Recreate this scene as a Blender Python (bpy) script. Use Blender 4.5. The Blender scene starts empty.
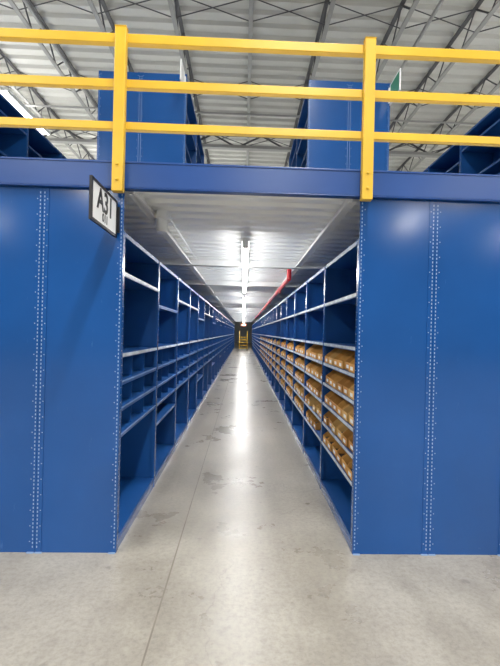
import bpy, math, random
from mathutils import Vector, Matrix
random.seed(4)
scene = bpy.context.scene
scene.view_settings.view_transform = 'Standard'
scene.view_settings.look = 'None'

# ------------------------------------------------------------------ materials
def srgb(r, g, b):
    def c(v):
        v /= 255.0
        return v / 12.92 if v <= 0.04045 else ((v + 0.055) / 1.055) ** 2.4
    return (c(r), c(g), c(b), 1.0)

def mat(name, col, rough=0.5, metal=0.0, var=0.0, vscale=3.0, bump=0.0, bscale=60.0, spec=0.5, scuff=None):
    m = bpy.data.materials.new(name); m.use_nodes = True
    nt = m.node_tree; N = nt.nodes; L = nt.links
    p = N['Principled BSDF']
    p.inputs['Base Color'].default_value = col
    p.inputs['Roughness'].default_value = rough
    p.inputs['Metallic'].default_value = metal
    p.inputs['Specular IOR Level'].default_value = spec
    tc = N.new('ShaderNodeTexCoord')
    if var > 0:
        n = N.new('ShaderNodeTexNoise'); n.inputs['Scale'].default_value = vscale
        n.inputs['Detail'].default_value = 5
        L.new(tc.outputs['Object'], n.inputs['Vector'])
        r = N.new('ShaderNodeValToRGB')
        r.color_ramp.elements[0].position = 0.3; r.color_ramp.elements[1].position = 0.7
        r.color_ramp.elements[0].color = tuple(c * (1 - var) for c in col[:3]) + (1,)
        r.color_ramp.elements[1].color = tuple(min(1, c * (1 + var)) for c in col[:3]) + (1,)
        L.new(n.outputs['Fac'], r.inputs['Fac']); out = r.outputs['Color']
        if scuff:
            mp = N.new('ShaderNodeMapping'); mp.inputs['Scale'].default_value = (9, 9, 2.2)
            L.new(tc.outputs['Object'], mp.inputs['Vector'])
            s = N.new('ShaderNodeTexNoise'); s.inputs['Scale'].default_value = 2.0
            s.inputs['Detail'].default_value = 8; s.inputs['Roughness'].default_value = .7
            L.new(mp.outputs['Vector'], s.inputs['Vector'])
            sr = N.new('ShaderNodeValToRGB')
            sr.color_ramp.elements[0].position = .66; sr.color_ramp.elements[0].color = (0, 0, 0, 1)
            sr.color_ramp.elements[1].position = .74; sr.color_ramp.elements[1].color = (.5, .5, .5, 1)
            L.new(s.outputs['Fac'], sr.inputs['Fac'])
            mx = N.new('ShaderNodeMixRGB'); mx.inputs[2].default_value = scuff
            L.new(sr.outputs['Color'], mx.inputs[0]); L.new(out, mx.inputs[1]); out = mx.outputs['Color']
        L.new(out, p.inputs['Base Color'])
    if bump > 0:
        n2 = N.new('ShaderNodeTexNoise'); n2.inputs['Scale'].default_value = bscale
        L.new(tc.outputs['Object'], n2.inputs['Vector'])
        b = N.new('ShaderNodeBump'); b.inputs['Strength'].default_value = bump; b.inputs['Distance'].default_value = 0.01
        L.new(n2.outputs['Fac'], b.inputs['Height']); L.new(b.outputs['Normal'], p.inputs['Normal'])
    return m

def emit(name, col, s):
    m = bpy.data.materials.new(name); m.use_nodes = True
    p = m.node_tree.nodes['Principled BSDF']
    p.inputs['Base Color'].default_value = col
    p.inputs['Emission Color'].default_value = col
    p.inputs['Emission Strength'].default_value = s
    return m

M_blue = mat('blue_enamel', srgb(24, 78, 144), 0.15, var=0.12, vscale=1.3, bump=0.06, bscale=2.5, scuff=srgb(75, 118, 175))
M_blue2 = mat('blue_shelf', srgb(26, 80, 146), 0.34, var=0.10, vscale=2, scuff=srgb(84, 122, 175))
M_beam = mat('blue_beam', srgb(20, 68, 136), 0.3, var=0.08, vscale=2)
M_hole = mat('punched_slot', srgb(135, 162, 198), 0.5)
M_label = mat('label_strip', srgb(195, 205, 216), 0.45, var=0.3, vscale=9)
M_lip = mat('pale_shelf_lip', srgb(110, 145, 192), 0.35, var=0.25, vscale=5)  # lighter blue-grey than the shelf steel
M_yellow = mat('yellow_paint', srgb(222, 180, 48), 0.35, var=0.08, vscale=4)
M_white = mat('white_steel', srgb(235, 236, 234), 0.45, var=0.04, vscale=2)
M_deck = mat('deck_underside', srgb(240, 242, 240), 0.3, var=0.05, vscale=1.5)
M_roof = mat('roof_deck', srgb(213, 213, 208), 0.6, var=0.06, vscale=0.6)
M_joist = mat('joist_grey', srgb(92, 92, 95), 0.6)
M_joistl = mat('joist_light', srgb(165, 165, 163), 0.6)
M_binA = mat('cardboard', srgb(218, 162, 86), 0.85, var=0.16, vscale=7)
M_binB = mat('cardboard_worn', srgb(196, 140, 72), 0.85, var=0.18, vscale=7)
M_binC = mat('cardboard_pale', srgb(228, 182, 112), 0.85, var=0.14, vscale=7)
M_bin2 = mat('shaded_bin_contents', srgb(70, 50, 32), 0.8, var=0.5, vscale=14)  # contents painted dark to stand for the shade inside the bins
M_red = mat('red_pipe', srgb(205, 35, 45), 0.4)
M_black = mat('black_plastic', srgb(18, 18, 22), 0.4)
M_signw = mat('sign_white', srgb(240, 242, 242), 0.4)
M_green = mat('sign_green', srgb(30, 130, 95), 0.4)
M_wall = mat('wall_paint', srgb(140, 144, 148), 0.8, var=0.05, vscale=0.5)
M_lamp = emit('lamp_diffuser', (1, 0.98, 0.95, 1), 6.0)
M_lampA = emit('aisle_tube', (1, 0.99, 0.98, 1), 22.0)
M_rubber = mat('rubber', srgb(25, 25, 25), 0.7)
M_orange = mat('orange_plastic', srgb(230, 110, 30), 0.5)

def floor_mat():
    m = bpy.data.materials.new('polished_concrete'); m.use_nodes = True
    nt = m.node_tree; N = nt.nodes; L = nt.links; p = N['Principled BSDF']
    tc = N.new('ShaderNodeTexCoord')
    def mapping(sc):
        mp = N.new('ShaderNodeMapping'); mp.inputs['Scale'].default_value = sc
        L.new(tc.outputs['Object'], mp.inputs['Vector']); return mp.outputs['Vector']
    def noise(s, d, rough=0.6, sc=(1, 1, 1)):
        n = N.new('ShaderNodeTexNoise'); n.inputs['Scale'].default_value = s
        n.inputs['Detail'].default_value = d; n.inputs['Roughness'].default_value = rough
        L.new(mapping(sc), n.inputs['Vector']); return n.outputs['Fac']
    def ramp(src, p0, c0, p1, c1):
        r = N.new('ShaderNodeValToRGB')
        r.color_ramp.elements[0].position = p0; r.color_ramp.elements[0].color = c0
        r.color_ramp.elements[1].position = p1; r.color_ramp.elements[1].color = c1
        L.new(src, r.inputs['Fac']); return r.outputs['Color']
    def mul(a, b, f):
        x = N.new('ShaderNodeMixRGB'); x.blend_type = 'MULTIPLY'; x.inputs[0].default_value = f
        L.new(a, x.inputs[1]); L.new(b, x.inputs[2]); return x.outputs['Color']
    g = lambda v: (v, v, v, 1)
    a = noise(1.3, 9, 0.66)
    colr = ramp(a, 0.32, srgb(150, 144, 134), 0.68, srgb(181, 176, 165))
    fine = noise(34, 8, 0.8)
    colr = mul(colr, ramp(fine, 0.33, g(.64), 0.56, g(1)), .8)
    st = noise(1.1, 6, 0.65, (2.4, 0.6, 1))
    colr = mul(colr, ramp(st, 0.36, (0.80, 0.79, 0.77, 1), 0.57, g(1)), .8)
    sp = noise(9, 3, 0.5)
    colr = mul(colr, ramp(sp, 0.26, g(.65), 0.33, g(1)), .7)
    wv = N.new('ShaderNodeTexNoise'); wv.inputs['Scale'].default_value = 3; wv.inputs['Detail'].default_value = 4
    L.new(tc.outputs['Object'], wv.inputs['Vector'])
    vm = N.new('ShaderNodeMixRGB'); vm.blend_type = 'ADD'; vm.inputs[0].default_value = .35
    L.new(tc.outputs['Object'], vm.inputs[1]); L.new(wv.outputs['Color'], vm.inputs[2])
    vo = N.new('ShaderNodeTexVoronoi'); vo.feature = 'DISTANCE_TO_EDGE'; vo.inputs['Scale'].default_value = .9
    L.new(vm.outputs['Color'], vo.inputs['Vector'])
    crack = ramp(vo.outputs['Distance'], 0.0, g(.8), 0.004, g(1))
    mask = ramp(noise(.7, 2), 0.44, g(0), 0.51, g(1))
    cx = N.new('ShaderNodeMixRGB'); cx.blend_type = 'MULTIPLY'
    L.new(mask, cx.inputs[0]); L.new(colr, cx.inputs[1]); L.new(crack, cx.inputs[2])
    L.new(cx.outputs['Color'], p.inputs['Base Color'])
    rr = N.new('ShaderNodeMapRange'); rr.inputs['To Min'].default_value = 0.22; rr.inputs['To Max'].default_value = 0.42
    rr.inputs['From Min'].default_value = .3; rr.inputs['From Max'].default_value = .7
    L.new(a, rr.inputs['Value']); L.new(rr.outputs['Result'], p.inputs['Roughness'])
    bp = N.new('ShaderNodeBump'); bp.inputs['Strength'].default_value = 0.08; bp.inputs['Distance'].default_value = 0.01
    L.new(fine, bp.inputs['Height']); L.new(bp.outputs['Normal'], p.inputs['Normal'])
    return m
M_floor = floor_mat()

# ------------------------------------------------------------------ mesh builder
class MB:
    def __init__(s): s.v = []; s.f = []; s.m = []; s.mats = []
    def mi(s, m):
        if m not in s.mats: s.mats.append(m)
        return s.mats.index(m)
    def box(s, x0, x1, y0, y1, z0, z1, m):
        if x0 > x1: x0, x1 = x1, x0
        if y0 > y1: y0, y1 = y1, y0
        b = len(s.v); k = s.mi(m)
        s.v += [(x0,y0,z0),(x1,y0,z0),(x1,y1,z0),(x0,y1,z0),(x0,y0,z1),(x1,y0,z1),(x1,y1,z1),(x0,y1,z1)]
        for f in ((0,3,2,1),(4,5,6,7),(0,1,5,4),(1,2,6,5),(2,3,7,6),(3,0,4,7)):
            s.f.append(tuple(b + i for i in f)); s.m.append(k)
    def rod(s, p, q, r, m, n=4, r2=None):
        p = Vector(p); q = Vector(q); d = (q - p).normalized()
        u = d.orthogonal().normalized(); w = d.cross(u)
        b = len(s.v); k = s.mi(m)
        for c, rr in ((p, r), (q, r2 if r2 is not None else r)):
            for i in range(n):
                a = 2 * math.pi * (i + .5) / n
                s.v.append(tuple(c + u * math.cos(a) * rr + w * math.sin(a) * rr))
        for i in range(n):
            j = (i + 1) % n
            s.f.append((b+i, b+j, b+n+j, b+n+i)); s.m.append(k)
        s.f.append(tuple(b + i for i in reversed(range(n)))); s.m.append(k)
        s.f.append(tuple(b + n + i for i in range(n))); s.m.append(k)
    def disc(s, c, r, axis, m, t=0.002, n=6):
        c = Vector(c); ax = Vector(axis)
        u = ax.orthogonal().normalized(); w = ax.cross(u)
        b = len(s.v); k = s.mi(m)
        for i in range(n):
            a = 2*math.pi*i/n
            s.v.append(tuple(c + ax*t + (u*math.cos(a) + w*math.sin(a))*r))
        s.f.append(tuple(range(b, b+n))); s.m.append(k)
    def obj(s, name, bevel=0, smooth=False, parent=None):
        me = bpy.data.meshes.new(name); me.from_pydata(s.v, [], s.f)
        for m in s.mats: me.materials.append(m)
        me.polygons.foreach_set('material_index', s.m)
        if smooth: me.polygons.foreach_set('use_smooth', [True]*len(s.f))
        me.update()
        o = bpy.data.objects.new(name, me); scene.collection.objects.link(o)
        if bevel:
            bv = o.modifiers.new('bevel', 'BEVEL'); bv.width = bevel; bv.segments = 2; bv.limit_method = 'ANGLE'
        if parent: o.parent = parent
        return o

D = 2.92          # front face of the shelving block
BAY = 1.22
NB = 30
YEND = D + NB * BAY
H_SH = 2.17
Z_BB, Z_BT = 2.45, 2.62

# ------------------------------------------------------------------ building shell
RX, RY0, RY1, RZ = 22.0, -24.0, 60.0, 8.6
fl = MB(); fl.box(-RX, RX, RY0, RY1, -0.2, 0, M_floor); fl.obj('floor')
M_joint = mat('joint_filler', srgb(128, 121, 111), 0.6, var=.25, vscale=5)
j = MB()
j.box(-0.425, -0.416, RY0, RY1, 0, 0.0008, M_joint)
for yy in (-9.0, -3.0, 9.1, 15.2, 21.3, 27.4):
    j.box(-RX, RX, yy, yy + 0.006, 0, 0.0008, M_joint)
j.obj('floor_control_joint')
for nm, b in (('wall_left', (-RX-.2, -RX, RY0, RY1)), ('wall_right', (RX, RX+.2, RY0, RY1)),
              ('wall_back', (-RX, RX, RY1, RY1+.2)), ('wall_front', (-RX, RX, RY0-.2, RY0))):
    w = MB(); w.box(*b, 0, RZ + .1, M_wall); w.obj(nm)
c = MB(); k = c.mi(M_roof)
y = RY0; pts = []
while y < RY1:
    pts += [(y, RZ), (y+.16, RZ), (y+.2, RZ+.08), (y+.36, RZ+.08)]; y += .4
for (yy, zz) in pts:
    c.v += [(-RX, yy, zz), (RX, yy, zz)]
for i in range(len(pts)-1):
    c.f.append((2*i, 2*i+1, 2*i+3, 2*i+2)); c.m.append(k)
c.box(-RX, RX, RY0, RY1+.2, RZ+.1, RZ+.2, M_roof)
c.obj('ceiling')
js = MB()
zt, zb = RZ - .04, RZ - .62
x = -20.8
while x < 21:
    js.box(x-.045, x+.045, RY0+.02, RY1-.02, zt-.03, zt, M_joist)
    js.box(x-.045, x+.045, RY0+.02, RY1-.02, zb, zb+.035, M_joistl)
    y = RY0+.05; up = False
    while y < RY1 - .7:
        z0, z1 = (zt-.03, zb+.02) if up else (zb+.02, zt-.03)
        js.rod((x, y, z0), (x, y+.6, z1), .019, M_joist); up = not up; y += .6
    x += 1.6
js.obj('roof_joists')
g = MB()
for gy in (-10, 2, 14, 26, 38, 50):
    zb2 = RZ - 1.15
    g.box(-RX+.02, RX-.02, gy-.09, gy+.09, RZ-.72, RZ-.63, M_joist)
    g.box(-RX+.02, RX-.02, gy-.09, gy+.09, zb2, zb2+.1, M_joistl)
    x = -RX+.05; up = True
    while x < RX - .9:
        z0, z1 = (RZ-.7, zb2+.05) if up else (zb2+.05, RZ-.7)
        g.rod((x, gy, z0), (x+.8, gy, z1), .03, M_joist); up = not up; x += .8
g.obj('roof_girders')
br = MB()
for gy in [RY0 + 3 + 3*i for i in range(26)]:
    x = -20.8
    while x < 20:
        br.rod((x, gy, zt-.05), (x+1.6, gy, zb+.02), .014, M_joist)
        br.rod((x, gy, zb+.02), (x+1.6, gy, zt-.05), .014, M_joist)
        x += 1.6
br.obj('joist_bridging')
for xx in (-4.4, 3.6, 9.5):
    sp = MB(); sp.rod((xx, RY0+.1, RZ-.74), (xx, RY1-.1, RZ-.74), .04, M_joistl, 10); sp.obj('sprinkler_main_pipe')
for yy in (12.4, 18.0, 24, 31):
    sp = MB(); sp.rod((-RX+.1, yy, RZ-.82), (RX-.1, yy, RZ-.82), .028, M_joistl, 8); sp.obj('sprinkler_branch_pipe')
col = MB()
for cx in (-12.5, 12.5):
    for cy in (2, 14, 26, 38, 50):
        col.box(cx-.12, cx+.12, cy-.12, cy-.10, 0, RZ-1.15, M_white)
        col.box(cx-.12, cx+.12, cy+.10, cy+.12, 0, RZ-1.15, M_white)
        col.box(cx-.01, cx+.01, cy-.12, cy+.12, 0, RZ-1.15, M_white)
        col.box(cx-.2, cx+.2, cy-.2, cy+.2, 0, .02, M_white)
col.obj('building_columns')

# ------------------------------------------------------------------ high lamps (down light plus an added roof fill)
def high_lamp(x, y, z, P, L=2.4, W=.3):
    r = bpy.data.objects.new('high_bay_lamp', None); scene.collection.objects.link(r)
    m = MB()
    m.box(x-W/2, x+W/2, y, y+L, z+.03, z+.09, M_white)
    m.box(x-W/2, x-W/2+.012, y, y+L, z-.02, z+.03, M_white)
    m.box(x+W/2-.012, x+W/2, y, y+L, z-.02, z+.03, M_white)
    m.rod((x, y+.3, z+.09), (x, y+.3, zb+.02), .008, M_joist)
    m.rod((x, y+L-.3, z+.09), (x, y+L-.3, zb+.02), .008, M_joist)
    m.box(x-.12, x-.05, y+.03, y+L-.03, z-.01, z+.03, M_lamp)
    m.box(x+.05, x+.12, y+.03, y+L-.03, z-.01, z+.03, M_lamp)
    m.obj('housing', parent=r)
    for up, pw in ((False, P), (True, P*.06)):  # the upward light is added above the housing to brighten the roof
        ld = bpy.data.lights.new('tube_or_roof_fill', 'AREA'); ld.shape = 'RECTANGLE'; ld.size = W; ld.size_y = L
        ld.energy = pw; ld.color = (1, .985, .96)
        lo = bpy.data.objects.new('tube_or_roof_fill', ld); scene.collection.objects.link(lo)
        lo.location = (x, y+L/2, z-.03 if not up else z+.1)
        if up: lo.rotation_euler = (math.pi, 0, 0)
        lo.parent = r
PW = 300
for x in (-14, -6.2):  # outer row is unseen, added because the hall needs more light
    for i in range(10):
        high_lamp(x, -19 + 6*i, 7.4, PW)
for y in (-17, -11, -5, 1, 7):
    high_lamp(8.3, y, 7.4, PW)
for y in (-18, -12, -6, -1):
    high_lamp(1.0, y, 7.4, PW)
for i in range(10):  # unseen row added for extra light on this side
    high_lamp(15, -19 + 6*i, 7.4, PW)

# ------------------------------------------------------------------ shelving rows
LV_A = [0.09, 0.79, 0.97, 1.15, 1.34, 1.90]
LV_B = [0.09, 0.60, 0.79, 0.97, 1.15, 1.34, 1.75]
LV_R = [0.09, 0.47, 0.66, 0.85, 1.04, 1.23, 1.42, 1.80]
def shelf_unit(m, xf, xb, sgn, y0, levels, base, H, labels, holes, dividers, t=0.008):
    """one bay; xf = aisle face x, xb = back x, sgn = direction pointing to the aisle"""
    y1 = y0 + BAY
    m.box(xf - sgn*.012, xb, y0 - t/2, y0 + t/2, base, base+H, M_blue2)
    m.box(xf, xf - sgn*.012, y0-.022, y0+.022, base, base+H, M_blue)
    m.box(xf-sgn*.002, xf - sgn*.03, y0-.026, y0-.022, base, base+H, M_blue2)
    for lv in levels:
        z = base + lv
        m.box(xf - sgn*.015, xb, y0 + t, y1 - t, z-.006, z, M_blue2)
        m.box(xf - sgn*.004, xf - sgn*.016, y0+.024, y1-.024, z-.030, z, M_blue2)
        lm = labels.get(lv)
        if lm:
            h0 = -.024 if lm is M_label else -.010
            m.box(xf - sgn*.0005, xf - sgn*.004, y0+.026, y1-.026, z+h0, z-.001, lm)
    m.box(xf - sgn*.004, xb, y0+t, y1-t, base+H-.03, base+H, M_blue2)
    m.box(xf - sgn*.004, xf - sgn*.01, y0+.024, y1-.024, base, base+levels[0]-.03, M_blue)
    if dividers:
        for a, b in zip(dividers[:-1], dividers[1:]):
            for q in (1, 2):
                yy = y0 + BAY*q/3
                m.box(xf - sgn*.03, xb, yy-.002, yy+.002, base+a, base+b-.034, M_blue2)
    if holes:
        z = base + .06
        while z < base + H - .03:
            for dy in (-.013, .013):
                m.disc((xf, y0+dy, z), .0042, (sgn, 0, 0), M_hole)
            z += .05

def end_panels(m, x0, x1, y, z0, z1, seam):
    for a, b in ((x0, seam), (seam, x1)):
        m.box(a+.002, b-.002, y+.004, y+.02, z0, z1, M_blue)
        for e, s in ((a, 1), (b, -1)):
            m.box(e + s*.001, e + s*.042, y, y+.004, z0, z1, M_blue)
            z = z0 + .04; n = 0
            while z < z1 - .03:
                cx = e + s*.014
                m.box(cx-.0032, cx+.0032, y-.0012, y, z-.0065, z+.0065, M_hole)
                if n % 4 == 1:
                    m.disc((e + s*.033, y, z+.010), .0042, (0, -1, 0), M_hole, t=.0015)
                z += .026; n += 1
            m.box(e + s*.004, e + s*.05, y-.012, y, z0, z0+.006, M_hole)

def row(name, x0, x1, y0, nb, base, H, ztop, lvL, lvR, seam=None, detail=True, divL=None, divR=None, labL={}, labR={}):
    seam = seam if seam is not None else (x0+x1)/2
    m = MB()
    end_panels(m, x0, x1, y0, base, ztop, seam)
    ys = y0 + .03
    m.box(seam-.004, seam+.004, ys, ys+nb*BAY, base, base+H, M_blue2)
    for i in range(nb):
        yy = ys + i*BAY
        hol = detail and i < 7
        shelf_unit(m, x0, seam-.004, -1, yy, lvL(i), base, H, labL, hol, divL(i) if divL else None)
        shelf_unit(m, x1, seam+.004, 1, yy, lvR(i), base, H, labR, hol, divR(i) if divR else None)
    ye = ys+nb*BAY
    m.box(x0, x1, ye, ye+.02, base, base+H, M_blue2)
    return m.obj(name)

lv_left = lambda i: LV_A if i % 3 != 1 else LV_B
lvgen = lambda i: LV_A if i % 2 else LV_B
XL0, XL1 = -1.885, -0.822
XR0, XR1 = 0.78, 1.845
PITCH = 2.67
labl = {v: M_lip for v in LV_A + LV_B if v > .1}; labl[1.90] = M_label; labl[1.34] = M_label
labr = {v: M_label for v in LV_R if v > .1}
row('steel_shelving_row', XL0, XL1, D, NB, 0, H_SH, Z_BB-.01, lvgen, lv_left, seam=-1.36,
    divR=lambda i: [0.79, 0.97, 1.15, 1.34], labR=labl)
row('steel_shelving_row', XR0, XR1, D, NB, 0, H_SH, Z_BB-.01, lambda i: LV_R, lvgen, seam=1.305, labL=labr)
for k in (1, 2):
    row('steel_shelving_row', XL0-PITCH*k, XL1-PITCH*k, D, NB, 0, H_SH, Z_BB-.01, lvgen, lvgen, detail=False)
    row('steel_shelving_row', XR0+PITCH*k, XR1+PITCH*k, D, NB, 0, H_SH, Z_BB-.01, lvgen, lvgen, detail=False)
UB = Z_BT + .006
UY = 5.6
HU = 2.2
row('upper_shelving_row', -1.94, -0.81, UY, 2, UB, HU, UB+HU, lvgen, lvgen, seam=-1.40)
row('upper_shelving_row', 0.78, 1.86, UY, 2, UB, HU, UB+HU, lvgen, lvgen, seam=1.32)
row('upper_shelving_row', -4.55, -3.45, UY-1.2, 6, UB, H_SH-.05, UB+H_SH-.05, lvgen, lvgen, detail=False)
row('upper_shelving_row', 3.45, 4.55, UY-1.2, 6, UB, H_SH-.05, UB+H_SH-.05, lvgen, lvgen, detail=False)

# ------------------------------------------------------------------ cardboard bins (hopper-front)
bn = MB()
def bin_(xf, xb, ya, yb, z, h):
    t = .004
    lowf = h*.42
    m1 = random.choice((M_binA, M_binA, M_binB, M_binC))
    bn.box(xf, xb, ya, yb, z, z+t, m1)
    bn.box(xf, xf+t, ya, yb, z, z+lowf, m1)
    bn.box(xb-t, xb, ya, yb, z, z+h, m1)
    for s in (ya, yb-t):
        b = len(bn.v); k = bn.mi(m1)
        prof = [(xf, z), (xb, z), (xb, z+h), (xf+.10, z+h), (xf, z+lowf)]
        for (px, pz) in prof: bn.v.append((px, s, pz))
        for (px, pz) in prof: bn.v.append((px, s+t, pz))
        bn.f.append((b, b+1, b+2, b+3, b+4)); bn.m.append(k)
        bn.f.append((b+9, b+8, b+7, b+6, b+5)); bn.m.append(k)
        for i in range(5):
            jn = (i+1) % 5
            bn.f.append((b+i, b+5+i, b+5+jn, b+jn)); bn.m.append(k)
    bn.box(xf+.02, xb-.03, ya+.006, yb-.006, z+t, z+h*random.uniform(.12, .36), M_bin2)
    bn.box(xf-.001, xf, ya+.05, yb-.05, z+.016, z+.042, M_signw)
for i in range(14):
    y0 = D + .03 + i*BAY + .03
    for lv in LV_R[1:6]:
        n = 6; w = (BAY-.07)/n
        for q in range(n):
            if i > 0 and random.random() < .06: continue
            bin_(XR0+.004+random.uniform(0, .02), XR0+.44, y0+q*w+.009, y0+(q+1)*w-.009, lv+.0015, .145)
bn.obj('cardboard_parts_bins')

# ------------------------------------------------------------------ mezzanine
mz = MB()
EX = 9.0
mz.box(-EX, EX, D-.03, D-.02, Z_BB, Z_BT, M_beam)
mz.box(-EX, EX, D-.03, D+.03, Z_BB-.008, Z_BB, M_beam)
mz.box(-EX, EX, D-.035, D+.03, Z_BT-.01, Z_BT+.004, M_beam)
mz.obj('mezzanine_edge_beam', bevel=.003)
dk = MB(); k = dk.mi(M_deck)
y = D + .035; pts = []
while y < YEND + 1:
    pts += [(y, Z_BB+.045), (y+.09, Z_BB+.045), (y+.11, Z_BB+.09), (y+.19, Z_BB+.09)]; y += .21
for (yy, zz) in pts: dk.v += [(-EX, yy, zz), (EX, yy, zz)]
for i in range(len(pts)-1):
    dk.f.append((2*i, 2*i+1, 2*i+3, 2*i+2)); dk.m.append(k)
dk.box(-EX, EX, D+.032, YEND+1, Z_BB+.1, Z_BT, M_deck)
dk.obj('mezzanine_deck')
jb = MB()
for sx in (-0.77, 0.73, XL0-.05, XR1+.05):
    jb.box(sx-.032, sx+.032, D+.035, YEND, Z_BB-.03, Z_BB-.024, M_white)
    jb.box(sx-.004, sx+.004, D+.035, YEND, Z_BB-.03, Z_BB+.04, M_white)
y = D + 3.0
while y < YEND:
    jb.box(-EX, EX, y, y+.06, Z_BB-.05, Z_BB-.042, M_white)
    jb.box(-EX, EX, y, y+.008, Z_BB-.05, Z_BB+.04, M_white)
    y += 2.44
jb.obj('deck_support_beams')
st = MB()
for i in range(0, NB+1, 2):
    y = D + .3 + i*BAY
    for x in (XL0+.5, XR1-.5):
        st.box(x-.02, x+.02, y, y+.04, H_SH+.002, Z_BB-.05, M_white)
st.obj('deck_stub_posts')

# ------------------------------------------------------------------ guard rail
gr = MB()
pY0, pY1 = D-.095, D-.042
for zc, r in ((3.435, .031), (3.135, .028), (2.855, .026)):
    gr.box(-EX, EX, D-.042, D-.042+2*r*.8, zc-r, zc+r, M_yellow)
for px in (-7.5, -5.82, -4.14, -2.48, -0.845, 0.80, 2.44, 4.1, 5.75, 7.4):
    gr.box(px-.036, px+.036, pY0, pY1, Z_BB-.045, 3.475, M_yellow)
    gr.box(px-.039, px+.039, pY0-.003, pY1+.002, 3.475, 3.483, M_yellow)
    for zz in (Z_BB+.03, Z_BT-.04):
        gr.rod((px, pY0-.01, zz), (px, pY0, zz), .011, M_yellow, 6)
gr.obj('yellow_guard_rail', bevel=.009)

# ------------------------------------------------------------------ aisle lights
def aisle_lamp(x, y, z, L, P):
    r = bpy.data.objects.new('aisle_strip_light', None); scene.collection.objects.link(r)
    m = MB()
    m.box(x-.035, x+.035, y, y+L, z+.055, z+.09, M_white)
    m.rod((x, y+.02, z+.02), (x, y+L-.02, z+.02), .034, M_lampA, 12)
    m.box(x-.03, x+.03, y-.004, y+.02, z-.015, z+.06, M_white)
    m.box(x-.03, x+.03, y+L-.02, y+L+.004, z-.015, z+.06, M_white)
    m.obj('fixture', parent=r)
    ld = bpy.data.lights.new('lamp_glow', 'AREA'); ld.shape = 'RECTANGLE'; ld.size = .05; ld.size_y = L-.1
    ld.energy = P; ld.color = (1, .995, .98)
    lo = bpy.data.objects.new('lamp_glow', ld); scene.collection.objects.link(lo)
    lo.location = (x, y+L/2, z-.02); lo.parent = r
y = 4.2
while y < YEND - 3:
    aisle_lamp(0.0, y, 2.34, 2.4, 22)
    aisle_lamp(0.0, y+2.45, 2.34, 2.4, 22)
    y += 6.1

rp = MB()
rp.rod((0.66, 6.4, 2.32), (0.66, 24, 2.32), .034, M_red, 12)
rp.rod((0.66, 6.4, 2.32), (0.66, 6.4, 2.485), .034, M_red, 12)
for yy in (8, 11, 14, 17, 20):
    rp.rod((0.66, yy, 2.32), (0.66, yy, 2.24), .014, M_red, 8)
rp.obj('red_sprinkler_pipe')
sn = MB()
sn.rod((-.70, 3.6, 2.494), (-.70, 3.6, 2.45), .055, M_signw, 20)
sn.rod((-.70, 3.6, 2.45), (-.70, 3.6, 2.42), .078, M_signw, 20)
sn.rod((-.70, 3.6, 2.42), (-.70, 3.6, 2.32), .055, M_signw, 20, r2=.045)
sn.rod((-.66, 3.66, 2.47), (-.66, 5.9, 2.47), .010, M_white, 8)
sn.obj('ceiling_sensor')

# ------------------------------------------------------------------ signs
def flag_sign(name, x, y0, y1, z0, z1, face, back, text=None, sub=None):
    r = bpy.data.objects.new(name, None); scene.collection.objects.link(r)
    m = MB()
    m.box(x-.004, x+.004, y0, y1, z0, z1, face)
    e = .012
    m.box(x-.008, x+.008, y0-.006, y0+e, z0-.006, z1+.006, back)
    m.box(x-.008, x+.008, y1-e, y1+.006, z0-.006, z1+.006, back)
    m.box(x-.008, x+.008, y0, y1, z1-e+.002, z1+.006, back)
    m.box(x-.008, x+.008, y0, y1, z0-.006, z0+e-.002, back)
    m.box(x-.02, x+.02, y1+.006, y1+.026, z0+.03, z1-.03, back)
    m.obj('sign_plate', parent=r)
    if text:
        for body, size, zc in ((text, .175, z0+.09), (sub, .07, z0+.03)):
            cu = bpy.data.curves.new('lettering', 'FONT'); cu.body = body; cu.size = size
            cu.align_x = 'CENTER'; cu.extrude = .0006; cu.offset = .004 if size > .1 else .0015
            cu.materials.append(M_black)
            o = bpy.data.objects.new('lettering', cu); scene.collection.objects.link(o)
            o.rotation_euler = (math.pi/2, 0, math.pi/2)
            o.location = (x+.0055, (y0+y1)/2, zc); o.parent = r
flag_sign('aisle_sign', -.865, D-.50, D-.03, 2.12, 2.35, M_signw, M_black, 'A31', '011')
flag_sign('aisle_sign', -.84, UY-.32, UY-.03, UB+1.95, UB+2.19, M_signw, M_signw)
flag_sign('aisle_sign', 1.85, UY-.38, UY-.03, UB+1.90, UB+2.16, M_green, M_signw)

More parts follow.
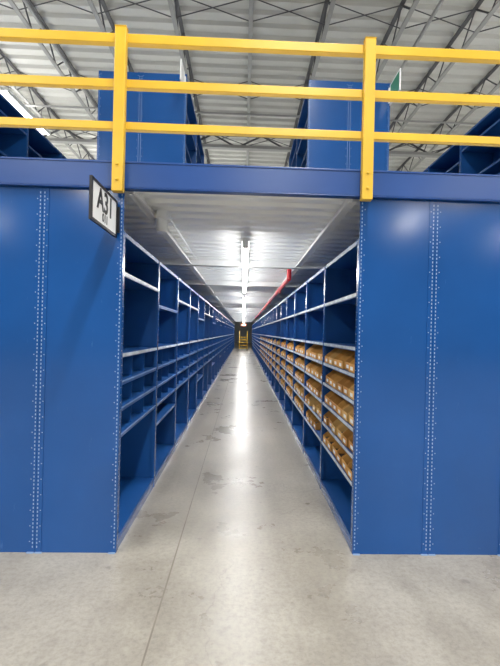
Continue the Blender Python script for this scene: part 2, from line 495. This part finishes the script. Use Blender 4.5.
# ------------------------------------------------------------------ far end
rl = MB()
ry = YEND - 4.0
for sx in (-.33, .33):
    rl.rod((sx, ry, .08), (sx, ry+1.0, 1.2), .03, M_yellow, 8)
    rl.rod((sx, ry+1.0, .08), (sx, ry+1.0, 1.6), .03, M_yellow, 8)
    rl.rod((sx, ry, .08), (sx, ry+1.0, .08), .03, M_yellow, 8)
    rl.rod((sx, ry, .6), (sx, ry+1.0, 1.6), .025, M_yellow, 8)
    rl.rod((sx, ry, .08), (sx, ry, .6), .025, M_yellow, 8)
    for yy in (ry, ry+1.0):
        rl.rod((sx-.02, yy, .05), (sx+.02, yy, .05), .05, M_rubber, 12)
for i in range(5):
    f = (i+.6)/5
    rl.box(-.33, .33, ry+f-.1, ry+f+.1, .08+1.12*f-.07, .08+1.12*f, M_yellow)
rl.obj('rolling_ladder')
ex = MB()
ex.box(-.25, .25, YEND-1.0, YEND-.95, 2.05, 2.25, M_orange)
ex.box(-.2, .2, YEND-1.003, YEND-1.0, 2.09, 2.21, M_signw)
ex.rod((-.15, YEND-.97, 2.25), (-.15, YEND-.97, 2.49), .006, M_joist)
ex.rod((.15, YEND-.97, 2.25), (.15, YEND-.97, 2.49), .006, M_joist)
ex.obj('exit_sign')

# ------------------------------------------------------------------ world + camera
w = bpy.data.worlds.new('world'); scene.world = w; w.use_nodes = True
w.node_tree.nodes['Background'].inputs[0].default_value = (.8, .85, .9, 1)
w.node_tree.nodes['Background'].inputs[1].default_value = .3

cd = bpy.data.cameras.new('camera'); cam = bpy.data.objects.new('camera', cd); scene.collection.objects.link(cam)
F = 430.0
cd.sensor_fit = 'HORIZONTAL'; cd.sensor_width = 36; cd.lens = 36*F/500
cd.clip_start = .05; cd.clip_end = 200
yaw, pitch, roll = math.radians(2.0), 0.0, math.radians(1.35)
R = Matrix.Rotation(-yaw, 4, 'Z') @ Matrix.Rotation(math.pi/2 + pitch, 4, 'X') @ Matrix.Rotation(roll, 4, 'Z')
cam.matrix_world = Matrix.Translation((0, 0, 1.505)) @ R
cd.shift_x = -8.5/500; cd.shift_y = -0.5/500
scene.camera = cam
